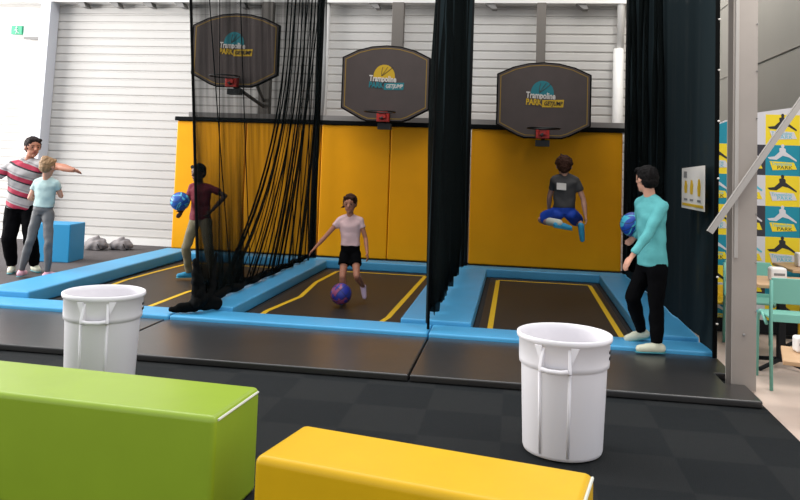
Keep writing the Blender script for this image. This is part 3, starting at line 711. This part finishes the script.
def person(label, J, k, skin, hair, look, feet, shirt, shirt_m, sleeve, lower_m, lower, shoe_m, headr=1.0, hairstyle='short', build=1.0, group=None, shirt_low=0.02, curl=(.5, .5), shoes2=None):
    """J: joints in metres; look: horizontal facing of head; feet: toe vectors (L,R); sleeve: share of arm covered; lower: share of leg covered"""
    J = {a: V(b) for a, b in J.items()}
    base = V((J['pel'].x, J['pel'].y, 0))
    for a in J: J[a] = J[a]-base
    root = thing('person', label, 'person', base, 0, group)
    hipS = (J['hipR']-J['hipL']).normalized(); shS = (J['shR']-J['shL']).normalized()
    up = (J['neck']-J['pel']).normalized()
    def fr(s): s = (s-up*s.dot(up)).normalized(); return s, up.cross(s)
    hu, hw = fr(hipS); su, sw_ = fr(shS); mu, mw = fr((hu+su).normalized())
    kb = k*build
    shc = (J['shL']+J['shR'])/2; hp = (J['hipL']+J['hipR'])/2
    shw = (J['shR']-J['shL']).length/2; hpw = (J['hipR']-J['hipL']).length/2
    hipr = max(.15*kb, hpw+.07*kb)
    chestw = max(shw*.92, .135*kb); 
    W = lambda f: J['pel'].lerp(shc, f)
    def torso(bm, g=0, lo=-.16, hi=1):
        S = [(-.12, hu, hw, hipr*.72, .085*kb), (0, hu, hw, hipr, .115*kb), (.2, hu, hw, hipr*.97, .112*kb), (.42, mu, mw, .135*kb, .095*kb), (.6, su, sw_, chestw*.93, .105*kb), (.8, su, sw_, chestw*1.05, .112*kb), (.93, su, sw_, shw*1.0+.02*kb, .09*kb), (1.02, su, sw_, shw*.75, .07*kb), (1.1, su, sw_, .06*k, .055*k)]
        secs = []
        for f, u, w, a, b in S:
            if lo <= f <= hi: secs.append((W(f), u, w, a+g, b+g))
        if len(secs) > 1: loft(bm, secs)
    # ---- body
    bm = NB(); torso(bm, 0, -1, 2)
    H_ = J['head']; hr = .106*k**.45*headr
    lk = V(look).normalized(); rt = lk.cross(V((0, 0, 1))).normalized(); hu_ = rt.cross(lk).normalized()
    rot = Matrix((rt, lk, hu_)).transposed()
    HP = lambda x, y, z: H_+rot @ V((x*hr, y*hr, z*hr))
    cap(bm, J['neck']-up*.05*k, HP(0, -.2, -.4), .058*k, .052*k)
    for s_ in 'LR': cap(bm, J['neck']-up*.015*k, J['sh'+s_], .045*k, .045*kb)
    ell(bm, HP(0, -.08, .2), (hr*.8, hr*.98, hr*.95), rot)
    ell(bm, HP(0, .12, -.42), (hr*.6, hr*.7, hr*.72), rot)
    cap(bm, HP(0, .8, .12), HP(0, 1.02, -.18), hr*.1, hr*.17)       # nose
    cap(bm, HP(-.2, .72, -.52), HP(.2, .72, -.52), hr*.12, hr*.12)
    ell(bm, HP(0, .62, -.9), (hr*.22, hr*.22, hr*.18), rot)         # chin
    for s in (-1, 1): ell(bm, HP(s*.82, -.08, -.05), (hr*.09, hr*.2, hr*.3), rot, 10)
    ex = {}
    for S, c_ in (('L', curl[0]), ('R', curl[1])):
        sh, el, wr = J['sh'+S], J['el'+S], J['wr'+S]
        cap(bm, sh, el, .05*kb, .037*kb); m_ = el.lerp(wr, .3)
        cap(bm, el, m_, .037*kb, .04*kb); cap(bm, m_, wr, .04*kb, .025*kb)
        hand(bm, el, wr, k, c_, J['pel']-wr, V((lk.x, lk.y, .15)).normalized())
        hi_, kn, an = J['hip'+S], J['kn'+S], J['an'+S]
        cap(bm, hi_, kn, .085*kb, .055*kb); m_ = kn.lerp(an, .3)
        cap(bm, kn, m_, .055*kb, .058*kb); cap(bm, m_, an, .058*kb, .036*kb)
        toe = V(feet[0 if S == 'L' else 1])*k
        cap(bm, an-toe*.2+V((0, 0, -.03*k)), an+toe+V((0, 0, -.035*k)), .038*k, .03*k)
        cap(bm, an, an+V((0, 0, -.03*k)), .038*k, .04*k)
        ex[S] = toe
    fuse(bm, .0085, 'body', skin, root, 2)
    # ---- face
    for s in (-1, 1):
        e = NB(); ell(e, HP(s*.3, .8, .08), (hr*.11, hr*.07, hr*.075), rot, 10); obj('eye', e, 'eye', root, smooth=True)
        e = NB(); cap(e, HP(s*.16, .86, .27), HP(s*.44, .8, .29), hr*.035, hr*.025, seg=8); obj('eyebrow', e, hair, root, smooth=True)
    e = NB(); cap(e, HP(-.17, .84, -.5), HP(.17, .84, -.5), hr*.05, hr*.05, seg=8); obj('lips', e, 'lips', root, smooth=True)
    # ---- hair
    h = NB()
    ell(h, HP(0, -.2, .32), (hr*.9, hr*1.0, hr*.95), rot)
    ell(h, HP(0, -.45, -.05), (hr*.8, hr*.72, hr*.75), rot)
    cap(h, HP(-.5, .5, .82), HP(.5, .5, .82), hr*.25, hr*.25)
    if hairstyle == 'short':
        for s in (-1, 1): cap(h, HP(s*.72, .1, .4), HP(s*.76, .1, .05), hr*.16, hr*.1)
    if hairstyle == 'mop':
        for a in range(9):
            q = a/9*2*PI; cap(h, HP(.55*math.cos(q), -.15+.6*math.sin(q), .75), HP(.9*math.cos(q+.2), -.2+.85*math.sin(q), .3), hr*.3, hr*.16)
        cap(h, HP(-.2, -.3, 1.1), HP(-.5, -.4, 1.38), hr*.12, hr*.05)
        cap(h, HP(0, -.7, .0), HP(0, -.75, -.5), hr*.5, hr*.35)
    if hairstyle == 'bun':
        ell(h, HP(0, -.6, .85), (hr*.55, hr*.5, hr*.5), rot); cap(h, HP(0, -.6, -.1), HP(0, -.55, -.5), hr*.6, hr*.25)
    if hairstyle == 'pony':
        cap(h, HP(.3, -.9, .1), HP(.85, -.95, -.5), hr*.25, hr*.18); cap(h, HP(.85, -.95, -.5), HP(1.35, -.9, -.75), hr*.18, hr*.05)
        cap(h, HP(.5, -.9, -.2), HP(1.4, -.7, -.25), hr*.1, hr*.03)
        for s in (-1, 1): cap(h, HP(s*.75, .2, .4), HP(s*.8, 0, -.3), hr*.12, hr*.08)
    fuse(h, .008, 'hair', hair, root, 1, .01, 45)
    # ---- shirt
    b = NB(); g = .016*k**.5
    S = [(shirt_low, hu, hw, hipr*.98, .118*kb), (.22, hu, hw, hipr*.94, .112*kb), (.42, mu, mw, .145*kb, .1*kb), (.6, su, sw_, chestw*.97, .108*kb), (.8, su, sw_, chestw*1.07, .114*kb), (.93, su, sw_, shw+.03*kb, .095*kb), (1.02, su, sw_, shw*.8, .078*kb), (1.09, su, sw_, .07*k, .066*k)]
    S = [S[0]]+[q for q in S[1:] if q[0] > shirt_low+.04]
    loft(b, [(W(f), u, w, a+g, c_+g) for f, u, w, a, c_ in S])
    for Sd in 'LR':
        sh, el, wr = J['sh'+Sd], J['el'+Sd], J['wr'+Sd]
        cap(b, J['neck']-up*.018*k, sh-up*.002, .058*k+.004, .056*kb+.004)
        if sleeve <= 1:
            e_ = sh.lerp(el, sleeve); cap(b, sh-up*.004, e_, .056*kb+.006, .056*kb+.004, ends='rf')
        else:
            cap(b, sh-up*.004, el, .057*kb+.006, .048*kb+.006); cap(b, el, el.lerp(wr, sleeve-1), .048*kb+.006, .036*kb+.006, ends='rf')
    so = fuse(b, .01, shirt, shirt_m, root, 2, .012, 11)
    # ---- trousers, shorts or leggings
    b = NB(); g2 = g*.55
    loft(b, [(W(-.16), hu, hw, hipr*.7+g2, .09*kb+g2), (W(0), hu, hw, hipr+g2, .117*kb+g2), (W(.2), hu, hw, hipr*.95+g2, .112*kb+g2), (W(.3), mu, mw, hipr*.85+g2, .102*kb+g2)])
    loose = .014*k if lower_m in ('blackcloth', 'khaki', 'bluecloth', 'darkgreen') else .006
    for Sd in 'LR':
        hi_, kn, an = J['hip'+Sd], J['kn'+Sd], J['an'+Sd]
        if lower <= 1: cap(b, hi_, hi_.lerp(kn, lower), .09*kb+loose, .078*kb+loose*1.6, ends='rf')
        else:
            cap(b, hi_, kn, .088*kb+loose, .06*kb+loose); m_ = kn.lerp(an, .35)
            cap(b, kn, m_, .06*kb+loose, .06*kb+loose); cap(b, m_, kn.lerp(an, lower-1), .06*kb+loose, .042*kb+loose, ends='rf')
    fuse(b, .01, 'trousers' if lower > 1 else 'shorts', lower_m, root, 2, .01, 11)
    # ---- shoes
    for i, Sd in enumerate('LR'):
        an, toe = J['an'+Sd], ex[Sd]; sm_ = (shoes2 or (shoe_m, shoe_m))[i]
        b = NB(); dn = V((0, 0, -1))
        cap(b, an-toe*.25+dn*.03*k, an+toe*.55+dn*.03*k, .046*k, .044*k); cap(b, an+toe*.5+dn*.035*k, an+toe*1.05+dn*.04*k, .044*k, .036*k)
        cap(b, an+V((0, 0, .02*k)), an+dn*.03*k, .045*k, .047*k, ends='fr')
        s_ = fuse(b, .008, 'shoe', sm_, root, 2)
        q = NB(); tn = V((toe.x, toe.y, 0)); 
        if toe.z > -.1*k:
            cap(q, an-toe*.28+dn*.068*k, an+toe*1.08+dn*.07*k, .045*k, .038*k, V((-toe.y, toe.x, 0)), .22)
            obj('sole', q, 'sole', s_, smooth=True)
    return root
def sc(J, f):     # slide a whole pose towards / away from the viewpoint so that its feet meet the ground
    return {a: (b[0]*f, b[1]*f, 1.65+(b[2]-1.65)*f) for a, b in J.items()}
man = dict(head=(-6.374,9.550,1.675), neck=(-6.468,9.600,1.51), pel=(-6.513,9.600,0.888), shL=(-6.270,9.58,1.44), elL=(-5.93,9.500,1.43), wrL=(-5.68,9.40,1.395), shR=(-6.69,9.550,1.40), elR=(-6.87,9.400,1.224), wrR=(-7.02,9.250,1.275), hipL=(-6.413,9.620,0.864), knL=(-6.335,9.550,0.491), anL=(-6.40,9.8,0.085), hipR=(-6.599,9.580,0.859), knR=(-6.588,9.480,0.470), anR=(-6.601,9.600,0.085))
person('man in striped polo and black trousers, arms spread, facing the blonde girl', man, 1.02, 'skin_t', 'hair_m', (.75, -.6, -.1), ((.1, -.08, 0), (.06, -.12, 0)), 'polo_shirt', 'polo', .62, 'blackcloth', 1.93, 'shoe_w', build=1.25, headr=1.08, curl=(.15, .4), shirt_low=-.06)
girl = dict(head=(-5.916,9.200,1.43), neck=(-5.952,9.250,1.287), pel=(-5.979,9.250,0.877), shL=(-6.085,9.250,1.225), elL=(-6.141,9.200,1.025), wrL=(-6.13,9.400,0.986), shR=(-5.825,9.250,1.225), elR=(-5.79,9.33,1.06), wrR=(-5.93,9.50,1.08), hipL=(-6.045,9.250,0.836), knL=(-6.099,9.200,0.483), anL=(-6.231,9.250,0.086), hipR=(-5.91,9.250,0.843), knR=(-5.83,9.180,0.48), anR=(-5.845,9.22,0.09))
g_ = person('blonde girl seen from behind in pale mint top and grey leggings', girl, .84, 'skin', 'hair_bl', (.15, 1, -.1), ((-.02, .14, -.0), (.04, .14, 0)), 'top', 'mint', .5, 'grey_leg', 1.95, 'pink', headr=1.05, hairstyle='bun', build=.95, shirt_low=.12)
nb = sc(dict(head=(-4.154,9.800,1.410), neck=(-4.140,9.850,1.265), pel=(-4.115,9.850,0.793), shL=(-4.250,9.850,1.22), elL=(-4.275,9.800,1.02), wrL=(-4.27,9.62,0.915), shR=(-3.995,9.850,1.22), elR=(-3.79,9.87,1.12), wrR=(-3.93,9.79,0.93), hipL=(-4.185,9.850,0.763), knL=(-4.28,9.83,0.43), anL=(-4.34,10.1,0.06), hipR=(-4.02,9.820,0.763), knR=(-3.92,9.72,0.414), anR=(-3.83,9.72,0.045)), .972)
person('child in red top behind the sheer net, hand on hip, holding a ball', nb, .84, 'skin_d', 'hair_b', (-.35, -1, -.1), ((-.12, -.08, 0), (-.08, -.12, 0)), 'top', 'redcloth', .6, 'khaki', 1.93, 'bluesock', headr=1.0, build=.92, shirt_low=.0)
mid = sc(dict(head=(-1.989,9.300,1.12), neck=(-1.993,9.350,0.985), pel=(-1.974,9.350,0.56), shL=(-2.112,9.350,0.92), elL=(-2.27,9.300,0.72), wrL=(-2.39,9.250,0.575), shR=(-1.865,9.350,0.92), elR=(-1.79,9.350,0.71), wrR=(-1.745,9.250,0.55), hipL=(-2.034,9.350,0.515), knL=(-2.025,9.200,0.26), anL=(-2.02,9.30,0.01), hipR=(-1.908,9.350,0.515), knR=(-1.85,9.180,0.28), anR=(-1.815,9.45,0.12)), .95)
person('girl in blush tee and black shorts bouncing a blue ball on the middle trampoline', mid, .72, 'skin_t', 'hair_br', (.02, -1, -.14), ((0, -.14, -.02), (.03, -.04, -.12)), 'tee', 'blush', .42, 'blackcloth', .5, 'shoe_lav', headr=1.0, hairstyle='pony', build=.93, shirt_low=.15, curl=(.3, .4))
jump = dict(head=(0.557,9.600,1.665), neck=(0.571,9.600,1.555), pel=(0.570,9.600,1.15), shL=(0.452,9.600,1.50), elL=(0.40,9.74,1.29), wrL=(0.40,9.90,1.14), shR=(0.70,9.600,1.50), elR=(0.795,9.620,1.268), wrR=(0.82,9.600,1.09), hipL=(0.506,9.600,1.105), knL=(0.31,9.78,1.0), anL=(0.505,9.47,0.99), hipR=(0.64,9.600,1.105), knR=(0.755,9.92,0.99), anR=(0.775,9.62,0.955))
jp = person('child in charcoal tee and blue shorts jumping cross-legged in mid air, back turned', jump, .82, 'skin', 'hair_br', (0, 1, -.05), ((.15, .02, -.02), (.02, .02, -.15)), 'tee', 'charcoal', .55, 'bluecloth', .85, 'bluesock', headr=1.1, hairstyle='mop', build=1.0, shirt_low=.05, shoes2=('bluesock', 'bluesock'))
lb = NB(); prism(lb, [(-.1, -.142, 1.385), (.01, -.142, 1.38), (.01, -.14, 1.46), (-.1, -.14, 1.465)], (0, .03, 0)); obj('white_label', lb, 'white_print', jp)
sk = NB(); cap(sk, V((.505,9.47,.99))-V((.57,9.6,0)), V((.40,9.58,.995))-V((.57,9.6,0)), .045, .048); obj('sock', sk, 'whitesock', jp, smooth=True)
teal = dict(head=(1.150,7.300,1.565), neck=(1.19,7.300,1.42), pel=(1.212,7.300,0.83), shL=(1.125,7.42,1.355), elL=(1.16,7.60,1.08), wrL=(1.12,7.68,1.02), shR=(1.275,7.2,1.345), elR=(1.14,7.11,1.09), wrR=(1.005,7.07,0.90), hipL=(1.178,7.380,0.78), knL=(1.055,7.350,0.50), anL=(1.165,7.52,0.175), hipR=(1.245,7.220,0.783), knR=(1.236,7.200,0.447), anR=(1.241,7.18,0.135))
person('dark-haired person in teal long-sleeved shirt and black trousers walking on the right mat', teal, .94, 'skin', 'hair_b', (-.62, .9, -.02), ((-.13, -.02, -.03), (-.15, -.02, 0)), 'long_sleeved_shirt', 'tealcloth', 1.88, 'blackcloth', 1.95, 'shoe_w', headr=1.0, hairstyle='short', build=.93, shirt_low=-.05)
ball('ball1', (-4.16, 9.30, 1.06), 'blue and cyan basketball held by the child behind the sheer net')
ball('ball2', (-1.906, 8.62, .157), 'dark blue basketball at the feet of the girl in black shorts')
ball('ball3', (1.10, 7.72, 1.13), 'navy and cyan basketball held by the person in teal shirt')
# ---------------------------------------------------------------- light
w = bpy.data.worlds.new('hall'); bpy.context.scene.world = w; w.use_nodes = True
bg = w.node_tree.nodes['Background']; bg.inputs['Color'].default_value = (.92, .95, 1, 1); bg.inputs['Strength'].default_value = 1.1
def area(name, loc, rot, sx, sy, e, col=(1, 1, 1)):
    l = bpy.data.lights.new(name, 'AREA'); l.shape = 'RECTANGLE'; l.size = sx; l.size_y = sy; l.energy = e; l.color = col
    o = bpy.data.objects.new(name, l); C.objects.link(o); o.location = loc; o.rotation_euler = rot
area('window_daylight', (-13.5, 8.5, 3.2), (0, math.radians(-90), 0), 4.5, 9, 1700, (1, .98, .96))
area('overhead_fill', (-4.5, 8, 7.5), (0, 0, 0), 10, 4, 500, (1, .98, .95))  # unseen overhead fill, added to lift the overall brightness
area('side_wall_fill', (2.0, 10.6, 6.2), (0, math.radians(-18), 0), 1.0, 4, 170, (1, .96, .9))  # extra lamp out of view, added to brighten the dark side wall
area('cafe_fill', (2.5, 5.2, 4.6), (math.radians(35), 0, 0), 1.5, 1.0, 90, (1, .96, .9))  # invented fill lamp above the frame, lightens the cafe corner
# ---------------------------------------------------------------- camera
cam = bpy.data.cameras.new('camera'); co = bpy.data.objects.new('camera', cam); C.objects.link(co)
yaw, p, r, cy, f = .151045, .0639, .03434, 111.75, 780
F = V((-math.sin(yaw)*math.cos(p), math.cos(yaw)*math.cos(p), math.sin(p)))
r0 = V((math.cos(yaw), math.sin(yaw), 0)); u0 = r0.cross(F)
R_ = r0*math.cos(r)+u0*math.sin(r); U_ = -r0*math.sin(r)+u0*math.cos(r)
co.matrix_world = Matrix.Translation((0, 0, 1.65)) @ Matrix((R_, U_, -F)).transposed().to_4x4()
cam.sensor_width = 36; cam.lens = f/800*36; cam.shift_x = 0; cam.shift_y = -(250-cy)/800
cam.clip_start = .05
s = bpy.context.scene; s.camera = co
s.view_settings.view_transform = 'Standard'; s.view_settings.look = 'None'; s.view_settings.gamma = 1; s.view_settings.exposure = 0
